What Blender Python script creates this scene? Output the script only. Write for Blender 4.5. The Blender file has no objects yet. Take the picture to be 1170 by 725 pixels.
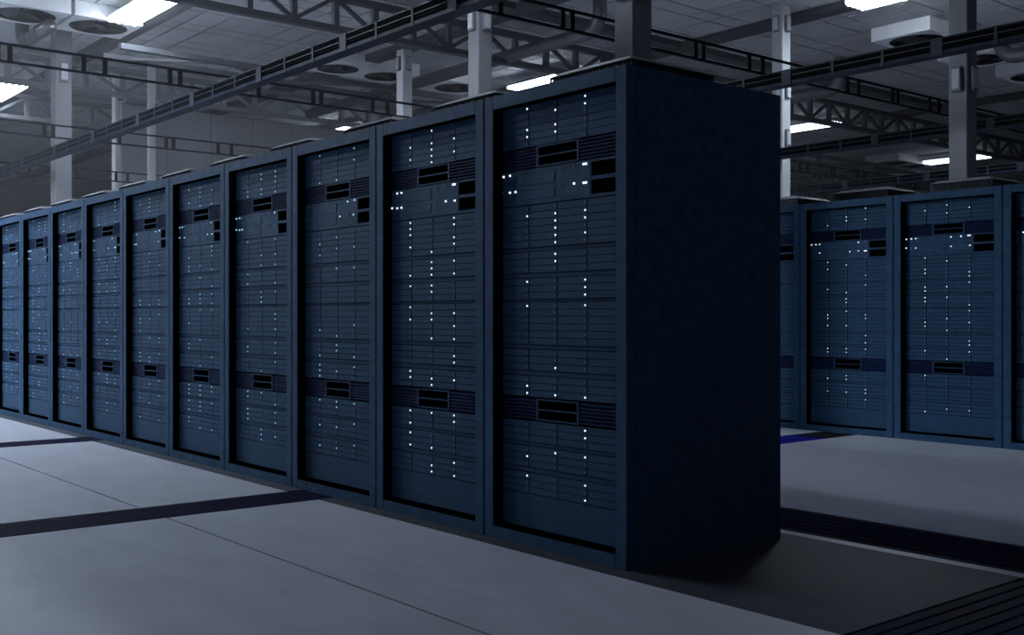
import bpy, bmesh, math, random
from mathutils import Vector, Matrix

S = bpy.context.scene
COL = S.collection

# ------------------------------------------------------------------ camera
CAM = Vector((3.3412, -3.3986, 1.1007))
YAW = 0.8819
FPX = 1249.59
cam_d = bpy.data.cameras.new('camera')
cam = bpy.data.objects.new('camera', cam_d)
COL.objects.link(cam)
cam.location = CAM
cam.rotation_euler = (math.pi / 2, 0, YAW)
cam_d.sensor_fit = 'HORIZONTAL'
cam_d.sensor_width = 36.0
cam_d.lens = 36.0 * FPX / 1170.0
cam_d.shift_y = (361.7 - 362.5) / 1170.0
cam_d.clip_end = 300
S.camera = cam

# ------------------------------------------------------------------ world, exposure
S.view_settings.view_transform = 'Standard'
S.view_settings.look = 'None'
S.view_settings.exposure = 0.0
S.view_settings.gamma = 1.0
S.view_settings.use_curve_mapping = False
S.cycles.max_bounces = 6
S.cycles.diffuse_bounces = 4
S.cycles.volume_bounces = 0
W = bpy.data.worlds.new('world')
S.world = W
W.use_nodes = True
W.node_tree.nodes['Background'].inputs[0].default_value = (0.55, 0.66, 1.0, 1)
W.node_tree.nodes['Background'].inputs[1].default_value = 0.019

CEIL = 7.45          # ceiling height
HAZE = 0.006
LAMP_COLOR = (0.76, 0.86, 1.0)
rnd = random.Random(7)

# ------------------------------------------------------------------ materials
def mat(name, base, rough=0.6, metal=0.0, noise=0.0, nscale=8.0, stretch=(1, 1, 1), bump=0.0, bscale=60.0, spec=0.5):
    m = bpy.data.materials.new(name)
    m.use_nodes = True
    nt = m.node_tree
    b = nt.nodes['Principled BSDF']
    b.inputs['Base Color'].default_value = (*base, 1)
    b.inputs['Roughness'].default_value = rough
    b.inputs['Metallic'].default_value = metal
    b.inputs['Specular IOR Level'].default_value = spec
    if noise or bump:
        tc = nt.nodes.new('ShaderNodeTexCoord')
        mp = nt.nodes.new('ShaderNodeMapping')
        mp.inputs['Scale'].default_value = stretch
        g = nt.nodes.new('ShaderNodeNewGeometry')
        nt.links.new(g.outputs['Position'], mp.inputs['Vector'])
        if noise:
            n = nt.nodes.new('ShaderNodeTexNoise')
            n.inputs['Scale'].default_value = nscale
            n.inputs['Detail'].default_value = 6
            n.inputs['Roughness'].default_value = 0.65
            nt.links.new(mp.outputs[0], n.inputs['Vector'])
            r = nt.nodes.new('ShaderNodeMapRange')
            r.inputs['From Min'].default_value = 0.3
            r.inputs['From Max'].default_value = 0.7
            r.inputs['To Min'].default_value = 1 - noise
            r.inputs['To Max'].default_value = 1 + noise
            nt.links.new(n.outputs['Fac'], r.inputs['Value'])
            mx = nt.nodes.new('ShaderNodeVectorMath')
            mx.operation = 'SCALE'
            mx.inputs[0].default_value = base
            nt.links.new(r.outputs[0], mx.inputs['Scale'])
            nt.links.new(mx.outputs[0], b.inputs['Base Color'])
        if bump:
            n2 = nt.nodes.new('ShaderNodeTexNoise')
            n2.inputs['Scale'].default_value = bscale
            n2.inputs['Detail'].default_value = 3
            nt.links.new(mp.outputs[0], n2.inputs['Vector'])
            bp = nt.nodes.new('ShaderNodeBump')
            bp.inputs['Strength'].default_value = bump
            bp.inputs['Distance'].default_value = 0.004
            nt.links.new(n2.outputs['Fac'], bp.inputs['Height'])
            nt.links.new(bp.outputs[0], b.inputs['Normal'])
    return m

def emit(name, color, strength):
    m = bpy.data.materials.new(name)
    m.use_nodes = True
    b = m.node_tree.nodes['Principled BSDF']
    b.inputs['Base Color'].default_value = (*color, 1)
    b.inputs['Emission Color'].default_value = (*color, 1)
    b.inputs['Emission Strength'].default_value = strength
    return m

M = dict(
    rack=mat('rack_paint', (0.035, 0.094, 0.178), 0.62, noise=0.30, nscale=14, bump=0.25, bscale=160, spec=0.15),
    tray=mat('tray_paint', (0.031, 0.085, 0.162), 0.62, noise=0.15, nscale=22, spec=0.15),
    vent=mat('vent_paint', (0.009, 0.028, 0.105), 0.6, spec=0.15),
    black=mat('black_cavity_shade', (0.0015, 0.0015, 0.002), 0.9, spec=0.0),
    gap=mat('rack_interior', (0.012, 0.020, 0.036), 0.8),
    topvent=mat('top_vent_metal', (0.035, 0.038, 0.045), 0.6),
    fin=mat('fin_metal', (0.07, 0.075, 0.085), 0.5),
    lid=mat('vent_lid', (0.20, 0.21, 0.23), 0.6, noise=0.12, nscale=6),
    led_off=mat('led_lens_off', (0.34, 0.42, 0.50), 0.4),
    led_white=emit('led_white', (0.86, 0.93, 1.0), 1.5),
    led_cyan=emit('led_cyan', (0.45, 0.85, 1.0), 0.9),
    floor=mat('floor_coating', (0.50, 0.52, 0.58), 0.40, noise=0.10, nscale=2.2, stretch=(1, 2.2, 1), bump=0.05, bscale=30),
    band=mat('dark_floor_strip', (0.042, 0.046, 0.060), 0.6, spec=0.2, noise=0.14, nscale=2.5, stretch=(1, 2.2, 1)),  # darker floor strip under and beyond the near rack row
    seam=mat('floor_joint', (0.03, 0.032, 0.04), 0.9, spec=0.0),
    grate=mat('grate_bar_metal', (0.009, 0.008, 0.034), 0.6, spec=0.03),  # indigo tint stands in for blue light reflected on the bars
    grate_reflection=mat('grate_bar_blue_reflection', (0.012, 0.010, 0.26), 0.5, spec=0.12),  # reflected blue light put into the bar colour
    pit=mat('channel_pit', (0.003, 0.003, 0.006), 0.9, spec=0.0),
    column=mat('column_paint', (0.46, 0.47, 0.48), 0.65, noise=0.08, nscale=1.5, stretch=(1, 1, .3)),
    column_shaded=mat('shaded_column_paint', (0.20, 0.205, 0.215), 0.7, noise=0.10, nscale=1.5, stretch=(1, 1, .3)),  # column paint darkened to stand in for weaker light
    column_lit=mat('lit_column_paint', (0.80, 0.81, 0.82), 0.65, noise=0.05, nscale=1.5, stretch=(1, 1, .3)),  # column paint whitened to stand in for strong light
    boxes=mat('switch_box', (0.15, 0.16, 0.18), 0.6),
    steel=mat('truss_steel', (0.07, 0.073, 0.08), 0.65, noise=0.1, nscale=2),
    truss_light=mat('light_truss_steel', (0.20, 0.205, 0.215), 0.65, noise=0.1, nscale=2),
    raceway=mat('raceway_steel', (0.035, 0.045, 0.065), 0.55),
    racelow=mat('raceway_blue', (0.007, 0.013, 0.027), 0.6, spec=0.15),
    racebr=mat('raceway_bracket', (0.018, 0.025, 0.036), 0.6, spec=0.2),
    cable=mat('cable_jacket', (0.005, 0.005, 0.006), 0.8, spec=0.05),
    ladder=mat('ladder_steel', (0.010, 0.011, 0.015), 0.7, spec=0.1),
    tile=mat('ceiling_tile', (0.48, 0.485, 0.50), 0.8, noise=0.14, nscale=0.9, stretch=(.6, 1.6, 1)),
    ceil=mat('ceiling_dark', (0.03, 0.03, 0.033), 0.9),
    wall=mat('wall_panel', (0.26, 0.265, 0.28), 0.8, noise=0.12, nscale=.6),
    pipe=mat('pipe_metal', (0.13, 0.133, 0.14), 0.35, metal=0.5),
    white=mat('white_casing', (0.90, 0.91, 0.93), 0.5, noise=0.06, nscale=2),
    dark=mat('fan_interior', (0.03, 0.03, 0.034), 0.7),
    blade=mat('fan_blade', (0.06, 0.06, 0.066), 0.5),
    lamp_body=mat('lamp_body', (0.35, 0.36, 0.38), 0.5),
)

# ------------------------------------------------------------------ helpers
class MB:
    def __init__(self):
        self.v, self.f, self.mi = [], [], []
    def quadbox(self, pts, mi=0):
        """8 points: bottom ring 0-3 counter-clockwise, top ring 4-7"""
        n = len(self.v)
        self.v += [tuple(p) for p in pts]
        for q in ((3, 2, 1, 0), (4, 5, 6, 7), (0, 1, 5, 4), (1, 2, 6, 5), (2, 3, 7, 6), (3, 0, 4, 7)):
            self.f.append(tuple(n + i for i in q)); self.mi.append(mi)
        return self
    def box(self, x0, x1, y0, y1, z0, z1, mi=0):
        return self.quadbox([(x0, y0, z0), (x1, y0, z0), (x1, y1, z0), (x0, y1, z0),
                             (x0, y0, z1), (x1, y0, z1), (x1, y1, z1), (x0, y1, z1)], mi)
    def bar(self, a, b, w, h, mi=0):
        """rectangular bar from a to b"""
        a, b = Vector(a), Vector(b)
        d = (b - a).normalized()
        up = Vector((0, 0, 1)) if abs(d.z) < 0.99 else Vector((0, 1, 0))
        s = d.cross(up).normalized() * (w / 2)
        t = s.cross(d).normalized() * (h / 2)
        return self.quadbox([a - s - t, a + s - t, b + s - t, b - s - t, a - s + t, a + s + t, b + s + t, b - s + t], mi)
    def tube(self, pts, r, seg=14, mi=0, caps=True):
        pts = [Vector(p) for p in pts]
        base = len(self.v)
        ref = None
        for i, p in enumerate(pts):
            d = (pts[min(i + 1, len(pts) - 1)] - pts[max(i - 1, 0)]).normalized()
            if ref is None:
                ref = Vector((0, 1, 0)) if abs(d.y) < .9 else Vector((1, 0, 0))
            u = (ref - d * ref.dot(d)).normalized(); ref = u
            v = d.cross(u)
            for k in range(seg):
                a = 2 * math.pi * k / seg
                self.v.append(tuple(p + u * (r * math.cos(a)) + v * (r * math.sin(a))))
        for i in range(len(pts) - 1):
            for k in range(seg):
                a = base + i * seg + k; b = base + i * seg + (k + 1) % seg
                self.f.append((a, b, b + seg, a + seg)); self.mi.append(mi)
        if caps:
            self.f.append(tuple(base + k for k in reversed(range(seg)))); self.mi.append(mi)
            e = base + (len(pts) - 1) * seg
            self.f.append(tuple(e + k for k in range(seg))); self.mi.append(mi)
        return self
    def mesh(self, name, mats, bevel=0.0):
        me = bpy.data.meshes.new(name)
        me.from_pydata(self.v, [], self.f)
        if not isinstance(mats, (list, tuple)):
            mats = [mats]
        for m in mats:
            me.materials.append(m)
        if len(mats) > 1:
            me.polygons.foreach_set('material_index', self.mi)
        if bevel:
            bm = bmesh.new(); bm.from_mesh(me)
            bmesh.ops.bevel(bm, geom=list(bm.edges), offset=bevel, segments=1, affect='EDGES', clamp_overlap=True)
            bm.to_mesh(me); bm.free()
        return me

def link(name, me, parent=None, loc=None):
    o = bpy.data.objects.new(name, me)
    COL.objects.link(o)
    if parent is not None:
        o.parent = parent
    if loc is not None:
        o.location = loc
    return o

def obj(name, mb, m, parent=None, loc=None, bevel=0.0):
    return link(name, mb.mesh(name, m, bevel), parent, loc)

def tag(o, label=None, cat=None, group=None, kind=None):
    if label: o['label'] = label
    if cat: o['category'] = cat
    if group: o['group'] = group
    if kind: o['kind'] = kind
    return o

def thing(name, label, cat, loc=(0, 0, 0), group=None):
    o = link(name, None, None, loc)
    return tag(o, label, cat, group)

# pixel test used only to choose which ceiling tiles are large enough to be objects of their own
FW = Vector((-math.sin(YAW), math.cos(YAW), 0)); RT = Vector((math.cos(YAW), math.sin(YAW), 0))
def project(p):
    d = Vector(p) - CAM
    z = d.dot(FW)
    if z < .1: return None
    return 585 + FPX * d.dot(RT) / z, 361.7 - FPX * d.z / z, z

# ------------------------------------------------------------------ room shell
X0, X1, Y0, Y1 = -62.0, 9.0, -12.0, 62.0
W_R, D_R, H_R = 1.0092, 1.084, 2.2
BY = 5.5758                                    # front plane of the second row
TW = 0.40                                      # channel width
TRX = [-15.0, -10.945, -6.90, -2.885, 1.145]   # cross channels (left edge)
TRY = [1.28, 6.86]                             # long channels behind the rows
TRYW = 0.56

def floor_piece(x0, x1, y0, y1, m, name='floor_slab', parent=None):
    return obj(name, MB().box(x0, x1, y0, y1, -0.08, 0.0), m, parent)

floor = tag(obj('floor', MB().box(X0, X1, Y0, Y1, -0.30, -0.08), M['pit']), kind='structure')
xs = [X0] + sum([[t, t + TW] for t in TRX], []) + [X1]
SEAM_Y = [-9.0, -5.05, -1.05]
ybands = [(Y0, SEAM_Y[0] - .006, 'floor')]
for a, b in zip(SEAM_Y[:-1], SEAM_Y[1:]):
    ybands.append((a + .006, b - .006, 'floor'))
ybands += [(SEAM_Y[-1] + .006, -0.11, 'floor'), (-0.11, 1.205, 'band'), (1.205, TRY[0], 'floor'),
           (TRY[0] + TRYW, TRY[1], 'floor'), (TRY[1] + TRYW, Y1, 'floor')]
for i in range(0, len(xs), 2):
    for a, b, k in ybands:
        m = M[k]
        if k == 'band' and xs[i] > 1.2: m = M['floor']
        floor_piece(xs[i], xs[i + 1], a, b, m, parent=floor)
for y in SEAM_Y:
    obj('floor_joint', MB().box(X0, X1, y - .006, y + .006, -0.079, -0.008), M['seam'], floor)

def channel(name, label, x0, x1, y0, y1, along, m, nbars=6):
    t = thing(name, label, 'floor grate', ((x0 + x1) / 2, (y0 + y1) / 2, -0.08), 'floor cable channel grates')
    cx, cy = (x0 + x1) / 2, (y0 + y1) / 2
    hw = ((x1 - x0) if along == 'y' else (y1 - y0)) / 2
    hl = ((y1 - y0) if along == 'y' else (x1 - x0)) / 2
    pitch = 2 * hw / nbars
    me = None
    for k in range(nbars):
        c = -hw + pitch * (k + .5)
        w = pitch * .40
        b = MB()
        if along == 'y':
            b.quadbox([(-w - .006, -hl, 0), (w + .006, -hl, 0), (w + .006, hl, 0), (-w - .006, hl, 0),
                       (-w, -hl, .076), (w, -hl, .076), (w, hl, .076), (-w, hl, .076)])
        else:
            b.quadbox([(-hl, -w - .006, 0), (hl, -w - .006, 0), (hl, w + .006, 0), (-hl, w + .006, 0),
                       (-hl, -w, .076), (hl, -w, .076), (hl, w, .076), (-hl, w, .076)])
        if me is None: me = b.mesh('grate_bar', m)
        link('grate_bar', me, t, (c, 0, 0) if along == 'y' else (0, c, 0))
    return t

def chans():
    names = {0: 'far', }
    for i, x in enumerate(TRX):
        lab = ['dark slatted floor channel crossing beside the far racks, third to the left',
               'dark slatted floor channel crossing the front aisle, out past the far racks',
               'narrow dark slatted floor channel meeting the far racks at left edge',
               'dark slatted floor channel meeting the third rack from the near end',
               'dark slatted floor channel in the bottom right corner beside the end rack'][i]
        channel('floor_channel', lab, x, x + TW, Y0 + .02, TRY[0] - .004, 'y', M['grate'])
    channel('floor_channel', 'long slatted floor channel with an indigo reflection painted on, running behind the near rack row',
            -30, X1 - .02, TRY[0] + .004, TRY[0] + TRYW - .004, 'x', M['grate'], 6)
    channel('floor_channel', 'floor channel with a blue reflection painted on, ending at the foot of the second rack row',
            TRX[3], TRX[3] + TW, TRY[0] + TRYW + .004, 5.12, 'y', M['grate_reflection'])
    channel('floor_channel', 'short floor channel end, black where the painted blue reflection stops, at the foot of the second rack row',
            TRX[3], TRX[3] + TW, 5.13, TRY[1] - .004, 'y', M['ladder'])  # same channel coloured black past the painted reflection
chans()

# ceiling: dark slab with tiles hung below it
ceil = tag(obj('ceiling', MB().box(X0, X1, Y0, Y1, CEIL + .03, CEIL + .3), M['ceil']), kind='structure')
HC = 6.35
def ceiling_tiles():
    # joints in y : pairs .097 apart, repeating every .3155 (in units of the ceiling height above the camera)
    ys = []
    k = -12
    while True:
        a = (1.505 + .3155 * k) * HC + CAM.y
        if a > Y1: break
        ys += [a, a + .097 * HC]; k += 1
    ys = [y for y in ys if Y0 <= y <= Y1]
    xsj = []
    k = -12
    while True:
        a = CAM.x - (2.115 + .2445 * k) * HC
        if a < X0: break
        xsj += [a, a - .076 * HC]; k += 1
    xsj = sorted(x for x in xsj if X0 <= x <= X1)
    tiles = []
    for a, b in zip(xsj[:-1], xsj[1:]):
        for c, d in zip(ys[:-1], ys[1:]):
            q = [project((x, y, CEIL)) for x in (a, b) for y in (c, d)]
            area = 0
            if all(q):
                if max(t[0] for t in q) > 0 and min(t[0] for t in q) < 1170 and max(t[1] for t in q) > 0:
                    area = (max(t[0] for t in q) - min(t[0] for t in q)) * (max(t[1] for t in q) - min(t[1] for t in q))
            tiles.append((area, a, b, c, d))
    tiles.sort(reverse=True)
    g = .022
    rest = MB()
    cache = {}
    for i, (ar, a, b, c, d) in enumerate(tiles):
        if i < 300 and ar > 60:
            key = (round(b - a, 3), round(d - c, 3))
            if key not in cache:
                hx, hy = (b - a) / 2 - g, (d - c) / 2 - g
                cache[key] = MB().box(-hx, hx, -hy, hy, 0, .03).mesh('ceiling_tile', M['tile'])
            link('ceiling_tile', cache[key], ceil, ((a + b) / 2, (c + d) / 2, CEIL + rnd.uniform(-.004, .0)))
        else:
            rest.box(a + g, b - g, c + g, d - g, CEIL, CEIL + .03)
    tag(obj('ceiling_tile', rest, M['tile'], ceil), kind='stuff')
ceiling_tiles()

def wall(name, x0, x1, y0, y1, along):
    w = tag(obj(name, MB().box(x0, x1, y0, y1, -.3, CEIL + .3), M['wall']), kind='structure')
    L0, L1 = (y0, y1) if along == 'y' else (x0, x1)
    n = int((L1 - L0) / 2.4)
    st = (L1 - L0) / n
    for k in range(n):
        a, b = L0 + st * k + .03, L0 + st * (k + 1) - .03
        for z0, z1 in ((0.02, 2.4), (2.46, 4.9), (4.96, CEIL - .02)):
            if along == 'y': obj('wall_panel', MB().box(x1, x1 + .06, a, b, z0, z1), M['wall'], w)
            else: obj('wall_panel', MB().box(a, b, y0 - .06, y0, z0, z1), M['wall'], w)
wall('wall_left', X0 - .3, X0, Y0, Y1, 'y')
wall('wall_back', X0, X1, Y1, Y1 + .3, 'x')

# beams along x that carry the lamps
def beam(label, x0, x1, y0, y1, z0, z1):
    b = obj('ceiling_beam', MB().box(x0, x1, y0, y1, z0, z1), M['steel'])
    b.location = (0, 0, 0)
    b['kind'] = 'structure'
    b.name = 'trim_1'
    return b
BEAMS = [(8.62, 8.98), (14.1, 14.5), (19.05, 19.42), (30.6, 31.0), (41.6, 42.0), (-2.55, -2.2)]
for i, (a, b) in enumerate(BEAMS):
    beam('', X0, X1, CAM.y + a, CAM.y + b, CEIL - .16, CEIL - .006)
beam('', CAM.x - 17.35, CAM.x - 17.0, CAM.y + 4, Y1, CEIL - .14, CEIL - .006)

# ------------------------------------------------------------------ server racks
POST = .074
OPEN_Z0, OPEN_Z1 = .058, 2.134
PAN = .045                                   # depth of the server fronts behind the frame
PX0, PX1 = .094, W_R - .094                  # server front, left and right, measured from the rack's left
COLW = (PX1 - PX0) / 4
PITCH = .0342
BLOCKS = [(2.112, 6), (1.624, 6), (1.398, 3), (1.271, 3), (1.154, 6), (.927, 3), (.799, 3), (.579, 3), (.457, 3), (.328, 3)]
SPACERS = []
for (za, na), (zb_, nb) in zip(BLOCKS[:-1], BLOCKS[1:]):
    lo, hi = zb_ + PITCH / 2 + .0025, za - PITCH * (na - .5) - .0025
    if .004 < hi - lo < .05: SPACERS.append((lo, hi))
SHARED = {}
def shared(key, fn):
    if key not in SHARED: SHARED[key] = fn()
    return SHARED[key]

def local_x(xpix):                            # distance from the rack's left side
    return xpix + W_R

LED_PRESETS = {}
def led_mesh(lit, col, seed, dens):
    r = random.Random(seed)
    return None

def tray_mesh():
    hx, hz = COLW / 2 - .0018, PITCH / 2 - .0007
    b = MB()
    # front (towards -y) slightly smaller than the body so that the joints read
    b.quadbox([(-hx, .03, -hz), (-hx + .0006, 0, -hz + .0006), (hx - .0006, 0, -hz + .0006), (hx, .03, -hz),
               (-hx, .03, hz), (-hx + .0006, 0, hz - .0006), (hx - .0006, 0, hz - .0006), (hx, .03, hz)])
    return b.mesh('drive_tray', M['tray'])

def build_rack(label, group, loc, seed, density, led_mat, lit_cells=None, fine=True):
    """rack base centre-front-left at loc; local x 0..W_R, y 0 front .. D_R, z up"""
    t = thing('server_rack', label, 'server rack', loc, group)
    e = .0035
    w0, w1 = e, W_R - e
    S_ = shared
    for x0, x1 in ((w0, POST), (W_R - POST, w1)):
        link('post', S_(('post', x0), lambda: MB().box(x0, x1, 0, .06, 0, H_R).mesh('post', M['rack'], .004)), t)
    link('top_rail', S_('toprail', lambda: MB().box(POST, W_R - POST, .0008, .06, OPEN_Z1, H_R - .0008).mesh('top_rail', M['rack'])), t)
    link('bottom_rail', S_('botrail', lambda: MB().box(POST, W_R - POST, .0008, .06, 0, OPEN_Z0).mesh('bottom_rail', M['rack'])), t)
    for x0, x1 in ((w0 + .001, .02), (W_R - .02, w1 - .001)):
        link('side_panel', S_(('side', x0), lambda: MB().box(x0, x1, .06, D_R, 0, H_R - .002).mesh('side_panel', M['rack'])), t)
    link('back_panel', S_('back', lambda: MB().box(.02, W_R - .02, D_R - .02, D_R, 0, H_R - .002).mesh('back_panel', M['rack'])), t)
    link('roof_panel', S_('roof', lambda: MB().box(.02, W_R - .02, .06, D_R - .02, H_R - .03, H_R - .002).mesh('roof_panel', M['rack'])), t)
    link('inner_back', S_('inner', lambda: MB().box(.02, W_R - .02, PAN + .034, PAN + .05, 0.01, H_R - .03).mesh('inner_back', M['black'])), t)  # backing coloured black to deepen the shade in the gaps
    for k, (a, b_, c, d) in enumerate(((POST, POST + .0012, OPEN_Z0, OPEN_Z1), (W_R - POST - .0012, W_R - POST, OPEN_Z0, OPEN_Z1),
                                       (POST, W_R - POST, OPEN_Z0, OPEN_Z0 + .0012), (POST, W_R - POST, OPEN_Z1 - .0012, OPEN_Z1))):
        link('recess_shade_strip', S_(('shade_strip', k), lambda: MB().box(a, b_, .004, .079, c, d).mesh('recess_shade_strip', M['black'])), t)  # thin black strips added to paint the recess edges as shaded
    # drive shelves with their trays
    tm = S_('tray', tray_mesh)
    for z, n in BLOCKS:
        zt, zb = z + PITCH / 2, z - PITCH * (n - .5)
        sh = link('drive_shelf', S_(('shelf', n), lambda: MB().box(PX0, PX1, PAN + .026, PAN + .034, -PITCH * (n - .5), PITCH / 2).mesh('drive_shelf', M['gap'])), t, (0, 0, z))
        if fine:
            for i in range(n):
                for c in range(4):
                    link('drive_tray', tm, sh, (PX0 + COLW * (c + .5), PAN, -PITCH * i))
        else:
            def joined():
                b = MB()
                for i in range(n):
                    for c in range(4):
                        cx, cz = PX0 + COLW * (c + .5), -PITCH * i
                        hx, hz = COLW / 2 - .0018, PITCH / 2 - .0007
                        b.box(cx - hx, cx + hx, PAN, PAN + .03, cz - hz, cz + hz)
                return b.mesh('drive_tray', M['tray'])
            tag(link('drive_tray', S_(('trays', n), joined), sh), kind='stuff')
    for i, (a, b_) in enumerate(SPACERS):
        link('blanking_strip', S_(('sp', i), lambda: MB().box(PX0, PX1, PAN + .006, PAN + .03, a, b_).mesh('blanking_strip', M['tray'])), t)
    link('blank_panel', S_('blank', lambda: MB().box(PX0, PX1, PAN + .002, PAN + .03, .075, .240).mesh('blank_panel', M['tray'], .002)), t)
    # ventilation units
    lx = lambda v: v + W_R
    for zi, (z0, z1) in enumerate(((1.822, 1.921), (.603, .706))):
        vu = link('fan_unit', S_(('fu', zi), lambda: MB().box(PX0, PX1, PAN + .012, PAN + .034, z0, z1).mesh('fan_unit', M['vent'])), t)
        h = z1 - z0
        for gi, (a, b_) in enumerate(((PX0, lx(-.656)), (lx(-.355), PX1))):
            for k in range(6):
                zc = z0 + h * (k + .5) / 6
                link('slat', S_(('sl', gi), lambda: MB().quadbox([(a, 0, -.0035), (b_, 0, -.0035), (b_, .013, .0005), (a, .013, .0005),
                     (a, 0, .0015), (b_, 0, .0015), (b_, .013, .0055), (a, .013, .0055)]).mesh('slat', M['vent'])), vu, (0, PAN, zc))
        for xc in (-.649, -.3625):
            link('divider', S_(('dv', xc, zi), lambda: MB().box(lx(xc) - .006, lx(xc) + .006, PAN - .001, PAN + .012, z0, z1).mesh('divider', M['rack'])), vu)
        def frame():
            a, b_ = lx(-.643), lx(-.3685)
            f = MB()
            for zz in (z0, (z0 + z1) / 2 - .003, z1 - .006):
                f.box(a, b_, PAN - .001, PAN + .012, zz, zz + .006)
            return f.mesh('slot_frame', M['rack'])
        link('slot_frame', S_(('sf', zi), frame), vu)
        for k in range(2):
            link('slot', S_(('slot', zi), lambda: MB().box(lx(-.643), lx(-.3685), PAN + .009, PAN + .0118, .006, h / 2 - .003).mesh('slot', M['black'])), vu, (0, 0, z0 + k * (h / 2 - .003)))
    # controller unit with indicator lights and two black openings
    cu = link('controller_unit', S_('cu', lambda: MB().box(PX0, lx(-.282), PAN + .002, PAN + .034, 1.645, 1.818).mesh('controller_unit', M['rack'], .0015)), t)
    link('side_module', S_('cum', lambda: MB().box(lx(-.280), PX1, PAN + .002, PAN + .034, 1.645, 1.818).mesh('side_module', M['rack'])), cu)
    for z0, z1 in ((1.742, 1.806), (1.660, 1.724)):
        link('opening', S_(('op', z0), lambda: MB().box(lx(-.274), PX1 - .002, PAN + .0006, PAN + .01, z0, z1).mesh('opening', M['black'])), cu)
    for z0, z1 in ((1.737, 1.799), (1.668, 1.717)):
        def cover():
            b = MB(); a, c = lx(-.766), lx(-.523)
            b.box(a, c, PAN + .0012, PAN + .004, z0, z1)
            return b.mesh('module_cover', M['gap'])
        link('module_groove', S_(('mg', z0), cover), cu)
        link('module_cover', S_(('mc', z0), lambda: MB().box(lx(-.766) + .003, lx(-.523) - .003, PAN + .0002, PAN + .004, z0 + .003, z1 - .003).mesh('module_cover', M['rack'])), cu)
    # top vent
    tv = link('top_vent', S_('tv', lambda: MB().box(W_R - .787 + .012, W_R - .222 - .012, .262, .818, H_R - .004, 2.297).mesh('top_vent', M['topvent'])), t)
    def fins():
        b = MB(); a, c = W_R - .787, W_R - .222
        n = 24
        for k in range(n + 1):
            x = a + (c - a) * k / n
            b.box(x - .004, x + .004, .25, .262, H_R - .002, 2.297)
            b.box(x - .004, x + .004, .818, .83, H_R - .002, 2.297)
            y = .25 + .58 * k / n
            if 0 < k < n:
                b.box(a, a + .012, y - .004, y + .004, H_R - .002, 2.297)
                b.box(c - .012, c, y - .004, y + .004, H_R - .002, 2.297)
        return b.mesh('vent_fin', M['fin'])
    tag(link('vent_fin', S_('fins', fins), tv), kind='stuff')
    def lid():
        a, c = W_R - .787, W_R - .222
        o, i = .012, .045
        return MB().quadbox([(a - o, .25 - o, 2.297), (c + o, .25 - o, 2.297), (c + o, .83 + o, 2.297), (a - o, .83 + o, 2.297),
                             (a + i, .25 + i, 2.328), (c - i, .25 + i, 2.328), (c - i, .83 - i, 2.328), (a + i, .83 - i, 2.328)]).mesh('vent_lid', M['lid'])
    link('vent_lid', S_('lid', lid), tv)
    # indicator lights: dull lenses everywhere, some lit
    r = random.Random(seed)
    off, on = MB(), MB()
    row = 0
    for bi, (z, n) in enumerate(BLOCKS):
        for i in range(n):
            for c in range(3):
                x = PX0 + COLW * (c + 1) - .013
                zz = z - PITCH * i
                lit = (bi, i, c) in lit_cells if lit_cells is not None else r.random() < density
                h = .0037 if lit else .0034
                (on if lit else off).box(x - h, x + h, PAN - .003, PAN + .001, zz - h, zz + h)
    ctl = [(-.856, 1.8), (-.813, 1.8), (-.856, 1.716), (-.813, 1.716), (-.307, 1.801), (-.307, 1.715), (-.388, 1.718),
           (-.48, 1.797), (-.388, 1.798), (-.48, 1.715), (-.323, 1.801), (-.323, 1.715), (-.906, 1.799), (-.908, 1.72)]
    keep = {0, 2, 3, 4, 5, 6, 10, 11, 12} if lit_cells is not None else {k for k in range(len(ctl)) if r.random() < .45}
    for k, (x, z) in enumerate(ctl):
        h = .0045 if k in keep else .0034
        (on if k in keep else off).box(lx(x) - h, lx(x) + h, PAN - .003, PAN + .003, z - h, z + h)
    if off.f: tag(obj('status_light_off', off, M['led_off'], t), kind='stuff')
    if on.f: tag(obj('status_light', on, led_mat, t), kind='stuff')
    return t

# lit lights of the end rack: (block, row, column)
LIT0 = {(0, 0, 2), (0, 1, 2), (0, 0, 0), (0, 3, 0), (0, 4, 0), (0, 3, 1), (0, 4, 1), (0, 1, 1),
        (1, 1, 2), (1, 2, 2), (1, 1, 1), (1, 2, 1), (1, 3, 1), (1, 4, 1), (1, 5, 1), (1, 1, 0), (1, 4, 2),
        (2, 0, 1), (2, 1, 1), (3, 0, 0), (3, 0, 2), (3, 1, 2), (3, 2, 2), (4, 0, 0), (4, 0, 2), (5, 2, 1),
        (6, 1, 0), (6, 2, 0), (6, 2, 1), (6, 2, 2), (7, 0, 2), (7, 1, 2), (8, 0, 1), (8, 1, 0), (8, 0, 2), (9, 0, 0), (9, 0, 2), (9, 2, 2)}
ORD = ['end', 'second', 'third', 'fourth', 'fifth', 'sixth', 'seventh', 'eighth', 'ninth', 'tenth', 'eleventh']
GA, GB = 'server racks of the long near row', 'server racks of the second row behind'
for i in range(11):
    if i == 0:
        lab = 'large dark blue server rack at the near end of the long row, showing its side'
    elif i == 10:
        lab = 'blue server rack farthest left in the long row, past the picture edge'
    elif i == 9:
        lab = 'small blue server rack cut by the left picture edge, in the long row'
    else:
        lab = ORD[i] + ' blue server rack counted from the near end of the long row'
    build_rack(lab, GA, (-W_R * (i + 1), 0, 0), 100 + i, [0, .42, .34, .4, .42, .34, .3, .3, .3, .3, .3][i],
               M['led_white'] if i < 2 else M['led_cyan'], LIT0 if i == 0 else None, fine=i < 7)
BX = -3.1269
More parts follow.
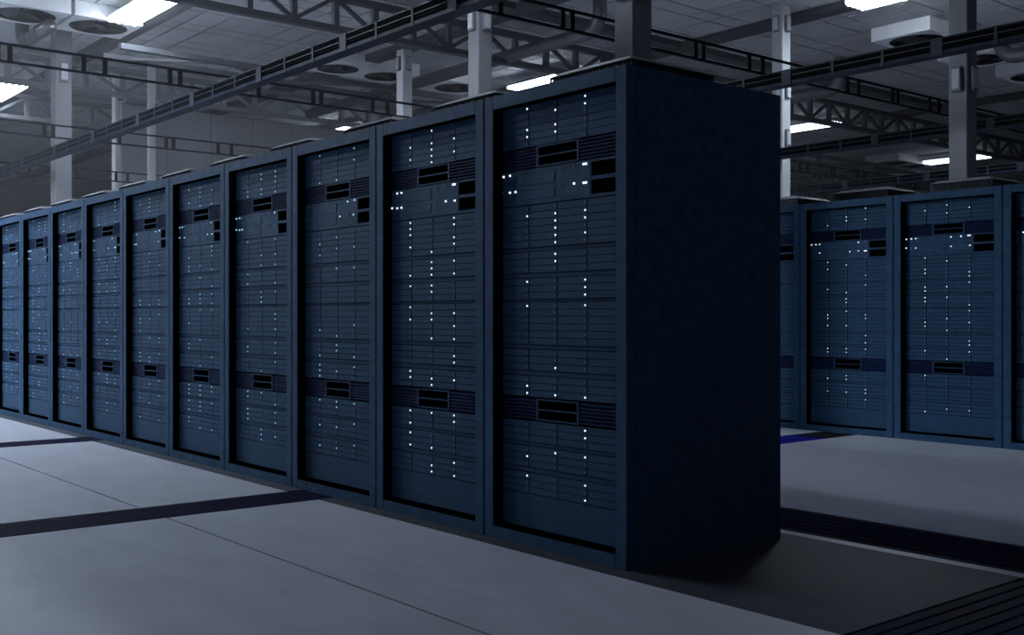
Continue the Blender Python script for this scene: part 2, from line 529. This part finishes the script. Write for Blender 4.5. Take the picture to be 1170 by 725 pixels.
BL = {-2: 'blue server rack of the second row hidden deepest behind the near end rack',
      -1: 'sliver of blue server rack in the second row right beside the near end rack',
      0: 'whole blue server rack in the second row, left of the two fully seen',
      1: 'whole blue server rack in the second row, right of the two fully seen',
      2: 'blue server rack of the second row cut by the right picture edge',
      3: 'blue server rack of the second row beyond the right picture edge'}
for i in range(-2, 4):
    build_rack(BL[i], GB, (BX + W_R * i, BY, 0), 300 + i, .3, M['led_white'], fine=-1 <= i <= 2)

# ------------------------------------------------------------------ columns
def column(label, x, y, s, boxes_z, paint):
    t = thing('column', label, 'column', (x, y, 0), 'square hall columns')
    h = s / 2
    obj('shaft', MB().box(-h, h, -h, h, 0, CEIL), M[paint], t, bevel=.012)
    for z, front, side in boxes_z:
        a = s * .26
        hh = s * .62
        if front:
            b = obj('switch_box', MB().box(-a, a, -h - .06, -h, z, z + 2 * hh), M['boxes'], t, bevel=.008)
            obj('box_cover', MB().box(-a * .75, a * .75, -h - .068, -h - .06, z + hh * .2, z + hh * 1.8), M['column'], b)
        if side:
            b = obj('switch_box', MB().box(h, h + .06, -a, a, z, z + 2 * hh), M['boxes'], t, bevel=.008)
            obj('box_cover', MB().box(h + .06, h + .068, -a * .75, a * .75, z + hh * .2, z + hh * 1.8), M['column'], b)
    return t

def from_px(x, Yr):
    u = (x - 585) / FPX
    d = FW + u * RT
    return CAM + d * (Yr / d.y)
def px_z(x, y, Yr):
    """height of the point seen at pixel row y on the column at (x, Yr)"""
    u = (x - 585) / FPX
    d = FW + u * RT
    return CAM.z + (361.7 - y) / FPX * (Yr / d.y)

COLS = [  # pixel x, distance in y, side, rows of boxes (lower edge pixel, front, side), label
    (70.0, 7.5, .345, [(12, 0, 1), (95, 0, 1)], 'thick pale column farthest left, with two small boxes on it'),
    (135.5, 10.37, .27, [(116, 0, 1)], 'brightly lit column just right of the thick leftmost column'),
    (173.0, 10.35, .165, [], 'faint slim distant column third from the left'),
    (462.0, 14.25, .27, [(82, 1, 1)], 'slim bright column with a dark box wrapped on its corner'),
    (548.5, 10.45, .27, [(37, 1, 1)], 'grey column whose upper part is brightly lit above a box'),
    (723.3, 7.95, .27, [(4, 1, 1)], 'wide grey column rising behind the near end rack top'),
    (892.5, 18.5, .27, [(38, 1, 1), (114, 1, 1), (168, 0, 1)], 'slim pale column just right of the near end rack'),
    (1100.0, 14.45, .27, [(106, 1, 1)], 'wide grey column above the second rack row at right'),
    (922.0, 46.0, .25, [], 'tiny distant white column right of the slim pale column'),
    (415.0, 40.0, .27, [], 'short distant column glimpsed left of the slim bright column'),
]
for px, yr, s, bx, lab in COLS:
    p = from_px(px, yr)
    column(lab, p.x, p.y, s, [(px_z(px, b, yr), f, sd) for b, f, sd in bx],
           'column_shaded' if px in (70.0, 723.3, 1100.0, 548.5) else 'column_lit' if px in (135.5, 462.0, 922.0) else 'column')

# ------------------------------------------------------------------ cable raceways along x
def raceway(label, y, x0, x1):
    t = thing('cable_raceway', label, 'cable tray', ((x0 + x1) / 2, y + .09, 4.225), 'cable raceways over the aisles')
    L = (x1 - x0) / 2
    obj('bottom_beam', MB().box(-L, L, -.09, .09, 0, .05), M['racelow'], t, bevel=.006)
    for yy in (-.09, .075):
        obj('mid_rail', MB().box(-L, L, yy, yy + .015, .115, .130), M['racebr'], t)
        obj('top_rail', MB().box(-L, L, yy, yy + .015, .187, .205), M['racebr'], t)
    for zz in (.082, .158):
        obj('cable', MB().tube([(-L, -.076, zz), (L, -.076, zz)], .010, 8), M['cable'], t)
    obj('back_plate', MB().box(-L, L, -.066, -.058, .05, .204), M['cable'], t)
    me = MB().box(-.02, .02, -.097, -.09, .0, .205).mesh('bracket', M['racebr'])
    mp = MB().box(-.075, .075, -.10, -.09, .0, .205).mesh('joint_plate', M['racebr'])
    n0 = int((x0 + 5.69) / .7225); 
    k = n0
    while True:
        x = -5.69 + .7225 * k
        if x > x1 - .1: break
        if x > x0 + .1:
            j = (k % 3 == 0)
            link('joint_plate' if j else 'bracket', mp if j else me, t, (x - (x0 + x1) / 2, 0, 0))
        k += 1
    return t
raceway('dark blue cable raceway crossing the upper left, nearest of all', 3.25, -34, 7.5)
raceway('dark cable raceway passing before the wide right column', 8.83, -34, 7.5)
raceway('third dark cable raceway, just above the distant lamp at right', 14.4, -34, 7.5)
raceway('lowest and farthest cable raceway over the second rack row', 19.98, -34, 7.5)

# ladders along y resting on the raceways
def ladder(label, xr, y0, y1):
    x = CAM.x - xr
    t = thing('cable_ladder', label, 'cable ladder', (x, (y0 + y1) / 2, 4.432), 'cable ladders across the raceways')
    L = (y1 - y0) / 2; yc = (y0 + y1) / 2
    obj('bottom_rail', MB().box(-.018, .018, -L, L, 0, .03), M['ladder'], t)
    obj('top_rail', MB().box(-.018, .018, -L, L, .23, .26), M['ladder'], t)
    me = MB().box(-.015, .015, -.032, .032, .03, .23).mesh('upright', M['ladder'])
    for base, half in ((5.21, .075), (6.38, .145)):
        for k in range(-6, 16):
            for s in (-1, 1):
                y = base + 2.32 * k + s * half
                if y0 + .1 < y < y1 - .1:
                    link('upright', me, t, (0, y - yc, 0))
for lab, xr in (('black cable ladder with paired uprights behind the wide centre column', 9.44),
                ('dark cable ladder crossing the upper left in front of two columns', 15.3),
                ('faint cable ladder low on the left just above the racks', 21.2),
                ('farthest dim cable ladder at the left above the rack tops', 27.1)):
    ladder(lab, xr, 0.2, 24.5)

# ------------------------------------------------------------------ roof trusses along y
def truss(label, x, zb, zt, y0, y1, m, twin=0.0, group='roof trusses'):
    t = thing('roof_truss', label, 'truss', (x, y0, zb), group)
    H = zt - zb; L = y1 - y0
    obj('bottom_chord', MB().box(-.09, .09, 0, L, 0, .11), m, t)
    if not twin: obj('top_chord', MB().box(-.09, .09, 0, L, H - .11, H), m, t)
    st = .895
    if twin:
        L_web = 0
    else:
        L_web = L
    mv = MB().box(-.055, .055, -.055, .055, .11, H - .11).mesh('web_post', m)
    md = [MB().bar((0, 0, .10), (0, s * (st - .06), H - .1), .07, .075).mesh('diagonal', m) for s in (-1, 1)]
    y = (6.43 - y0) % (2 * st)
    while y < L_web - st:
        link('web_post', mv, t, (0, y, 0))
        if y + st < L: link('web_post', mv, t, (0, y + st, 0))
        for q in range(2):
            if (q == 0 and y > st) or q == 1: link('diagonal', md[q], t, (0, y, 0))
        y += 2 * st
    if twin:
        obj('twin_chord', MB().box(-twin - .07, -twin + .07, 0, L, 0, .10), m, t)
        y = .5; s = 0
        while y < L - 1.8:
            obj('cross_brace', MB().bar((0 if s % 2 else -twin, y, .05), (-twin if s % 2 else 0, y + 1.75, .05), .08, .06), m, t)
            y += 1.8; s += 1
    return t
ZB = CAM.z + 5.46
truss('nearest dark roof truss with broad V bracing across the top', CAM.x - 18.35, ZB, CEIL - .17, -6, 50, M['steel'])
truss('second roof truss, flat pair of chords under the pale ceiling at left', CAM.x - 22.3, ZB, CEIL - .17, 4.6, 50, M['steel'], twin=1.0)
def partition():
    x = CAM.x - 27.75
    w = tag(obj('wall_partition', MB().box(x - .12, x, 6.6, 34, 0, ZB - .02), M['wall']), kind='structure')
    y = 6.6
    while y + 1.2 < 34:
        for z0, z1 in ((.02, 3.3), (3.34, ZB - .05)):
            obj('wall_panel', MB().box(x, x + .03, y + .015, y + 1.185, z0, z1), M['wall'], w)
        y += 1.2
partition()
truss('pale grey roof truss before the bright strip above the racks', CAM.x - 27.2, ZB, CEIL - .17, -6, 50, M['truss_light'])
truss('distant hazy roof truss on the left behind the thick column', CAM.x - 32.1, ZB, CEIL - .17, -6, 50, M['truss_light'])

# ------------------------------------------------------------------ ceiling fan casings
def fan(label, x0, x1, y0, y1, z1=CEIL - .006, h=.30):
    """white box whose underside has a round opening with a fan in it"""
    cx, cy = (x0 + x1) / 2, (y0 + y1) / 2
    a, b = (x1 - x0) / 2, (y1 - y0) / 2
    t = thing('ceiling_fan_unit', label, 'fan unit', (cx, cy, z1 - h), 'white ceiling fan units')
    r = min(a, b) * .84
    n = 32
    mb = MB()
    V = mb.v
    ring = []
    sq = []
    for k in range(n):
        an = 2 * math.pi * k / n
        c, s = math.cos(an), math.sin(an)
        m_ = max(abs(c), abs(s))
        V.append((r * c, r * s, 0)); V.append((a * c / m_, b * s / m_, 0))
        V.append((a * c / m_, b * s / m_, h)); V.append((r * c, r * s, h * .5))
    for k in range(n):
        i, j = 4 * k, 4 * ((k + 1) % n)
        mb.f += [(i, j, j + 1, i + 1), (i + 1, j + 1, j + 2, i + 2), (j, i, i + 3, j + 3)]; mb.mi += [0, 0, 1]
    mb.f.append(tuple(4 * k + 2 for k in range(n))); mb.mi.append(0)
    mb.f.append(tuple(4 * k + 3 for k in range(n))); mb.mi.append(1)
    obj('casing', mb, [M['white'], M['dark']], t)
    hub = obj('fan_hub', MB().tube([(0, 0, h * .15), (0, 0, h * .5)], r * .2, 16), M['blade'], t)
    for k in range(5):
        an = 2 * math.pi * k / 5
        c, s = math.cos(an), math.sin(an)
        def P(d, w, z): return (d * c - w * s, d * s + w * c, z)
        q = MB().quadbox([P(r * .15, -.06, h * .16), P(r * .95, -.16, h * .13), P(r * .95, .16, h * .31), P(r * .15, .06, h * .29),
                          P(r * .15, -.06, h * .18), P(r * .95, -.16, h * .15), P(r * .95, .16, h * .33), P(r * .15, .06, h * .31)])
        obj('fan_blade', q, M['blade'], hub)
    return t
FB = HC - .30      # height of the undersides above the camera
def fan_u(label, X0_, X1_, Y0_, Y1_):
    fan(label, CAM.x - X1_ * FB, CAM.x - X0_ * FB, CAM.y + Y0_ * FB, CAM.y + Y1_ * FB)
fan_u('white ceiling fan unit with a round opening left of the big lamp', 3.712, 3.94, 1.185, 1.412)
fan_u('white ceiling fan unit in the top left corner of the picture', 3.712, 3.94, .945, 1.172)
fan_u('bright white ceiling fan unit above the raceway, left of its pair', 3.755, 3.955, 2.155, 2.372)
fan_u('bright white ceiling fan unit touching the slim bright column', 3.755, 3.955, 2.378, 2.595)
fan_u('small white ceiling fan unit between the slim bright and grey columns', 3.74, 3.96, 2.74, 2.96)
fan_u('big white ceiling fan unit at the top right before the wide column', 2.012, 2.242, 3.54, 3.77)
fan_u('white ceiling fan unit mostly hidden behind the wide right column', 2.012, 2.242, 4.00, 4.23)
fan_u('white ceiling fan unit beside the right picture edge', 2.012, 2.242, 4.46, 4.69)
fan_u('distant white ceiling fan unit at right, left of the low lamp', 3.815, 4.05, 6.33, 6.56)
fan_u('distant white ceiling fan unit at right, partly under the low lamp', 3.815, 4.05, 6.565, 6.79)

# ------------------------------------------------------------------ ventilation pipes with elbows
def pipe(label, x_elbow, yr, z, x_end, r):
    y = CAM.y + yr
    R_ = r * 2.4
    sgn = -1 if x_end < x_elbow else 1
    pts = [(x_elbow, y, CEIL - .01), (x_elbow, y, z + R_)]
    for k in range(1, 9):
        a = math.pi / 2 * k / 8
        pts.append((x_elbow + sgn * R_ * (1 - math.cos(a)), y, z + R_ * (1 - math.sin(a))))
    pts.append((x_end, y, z))
    t = thing('vent_pipe', label, 'pipe', (x_elbow, y, z), 'ceiling pipes')
    me = MB().tube([Vector(p) - Vector((x_elbow, y, z)) for p in pts], r, 18).mesh('tube', M['pipe'])
    for p in me.polygons: p.use_smooth = True
    link('tube', me, t)
    for p in (0.35, 0.7):
        x = x_elbow + (x_end - x_elbow) * p - x_elbow
        obj('collar', MB().tube([(x - .06, 0, 0), (x + .06, 0, 0)], r * 1.08, 18), M['pipe'], t)
    return t
pipe('large metal pipe bending up to the ceiling left of the wide centre column', CAM.x - 15.45, 14.95, CAM.z + 5.62, CAM.x - 27, .14)
pipe('metal pipe with elbow low behind the right raceway', CAM.x - 15.6, 23.3, CAM.z + 5.6, CAM.x - 24, .16)
pipe('dark bent pipe right of the wide column at the picture edge', CAM.x - 11.9, 23.9, CAM.z + 5.75, CAM.x - 4, .16)
pipe('metal pipe at the upper left behind the thick column', CAM.x - 24.6, 6.75, CAM.z + 5.8, CAM.x - 22.7, .14)

# ------------------------------------------------------------------ lamps
def lamp(label, x0, x1, y0, y1, z, strength):
    cx, cy = (x0 + x1) / 2, (y0 + y1) / 2
    t = thing('ceiling_lamp', label, 'ceiling lamp', (cx, cy, z), 'fluorescent ceiling lamps')
    L, w = (x1 - x0) / 2, (y1 - y0) / 2
    mb = MB().quadbox([(-L, -w, .02), (L, -w, .02), (L, w, .02), (-L, w, .02),
                       (-L, -w * .55, .13), (L, -w * .55, .13), (L, w * .55, .13), (-L, w * .55, .13)])
    obj('housing', mb, M['lamp_body'], t)
    em = emit('lamp_tube', LAMP_COLOR, strength)
    for k in range(4):
        yy = -w + 2 * w * (k + .5) / 4
        obj('tube', MB().tube([(-L + .04, yy, 0), (L - .04, yy, 0)], w / 4 * .86, 8), em, t)
        for s in (-1, 1):
            obj('socket', MB().box(s * (L - .02) - .02, s * (L - .02) + .02, yy - w * .12, yy + w * .12, -.03, .03), M['white'], t)
    return t
ZL = CEIL - .16 - .13
DL = ZL - CAM.z
def lamp_u(label, X0_, X1_, Yc, st, hw=.32):
    lamp(label, CAM.x - X1_ * DL, CAM.x - X0_ * DL, CAM.y + Yc * DL - hw, CAM.y + Yc * DL + hw, ZL, st)
LAMPS = [
    ('big bright ceiling lamp at the top left of the picture', 3.30, 3.70, 1.335, 26),
    ('bright ceiling lamp cut by the left picture edge', 4.99, 5.39, 1.345, 8),
    ('bright ceiling lamp just above the large near end rack', 3.30, 3.70, 3.05, 30, .22),
    ('bright ceiling lamp sliver above the third rack from the near end', 4.99, 5.39, 3.03, 30, .24),
    ('bright ceiling lamp at the top of the picture, right of centre', 1.62, 2.015, 3.08, 45),
    ('bright distant lamp right of the slim pale column', 3.27, 3.70, 4.86, 5),
    ('low distant lamp passing behind the wide right column', 3.36, 3.78, 6.60, 4),
    ('lamp over the front aisle outside the picture, near the far racks', 4.99, 5.39, -.43, 120),
    ('lamp over the front aisle outside the picture, left of the camera', 3.30, 3.70, -.43, 230),
    ('added fill lamp over the front aisle by the far racks, unseen above the picture', 2.45, 2.85, .23, 200),  # off the lamp grid, added to brighten the far floor
    ('dim lamp over the right aisle, above the top of the picture', -.07, .325, 1.335, 2.4),
    ('lamp over the first aisle above the top of the picture', 1.62, 2.015, 1.335, 24),
]
for a in LAMPS: lamp_u(*a)

# ------------------------------------------------------------------ dusty haze filling the far left of the hall
hz = obj('haze', MB().box(X0 + .05, -9.6, Y0 + .05, 45.0, 0.02, CEIL - .05), M['dark'])
hm = bpy.data.materials.new('haze_air'); hm.use_nodes = True
hn = hm.node_tree; hn.nodes.clear()
ho = hn.nodes.new('ShaderNodeOutputMaterial'); hv = hn.nodes.new('ShaderNodeVolumeScatter')
hv.inputs['Color'].default_value = (.93, .96, 1, 1); hv.inputs['Density'].default_value = HAZE; hv.inputs['Anisotropy'].default_value = 0.2
hn.links.new(hv.outputs[0], ho.inputs['Volume'])
hz.data.materials.clear(); hz.data.materials.append(hm)
tag(hz, 'pale dusty haze hanging in the far left of the hall', 'haze', kind='stuff')
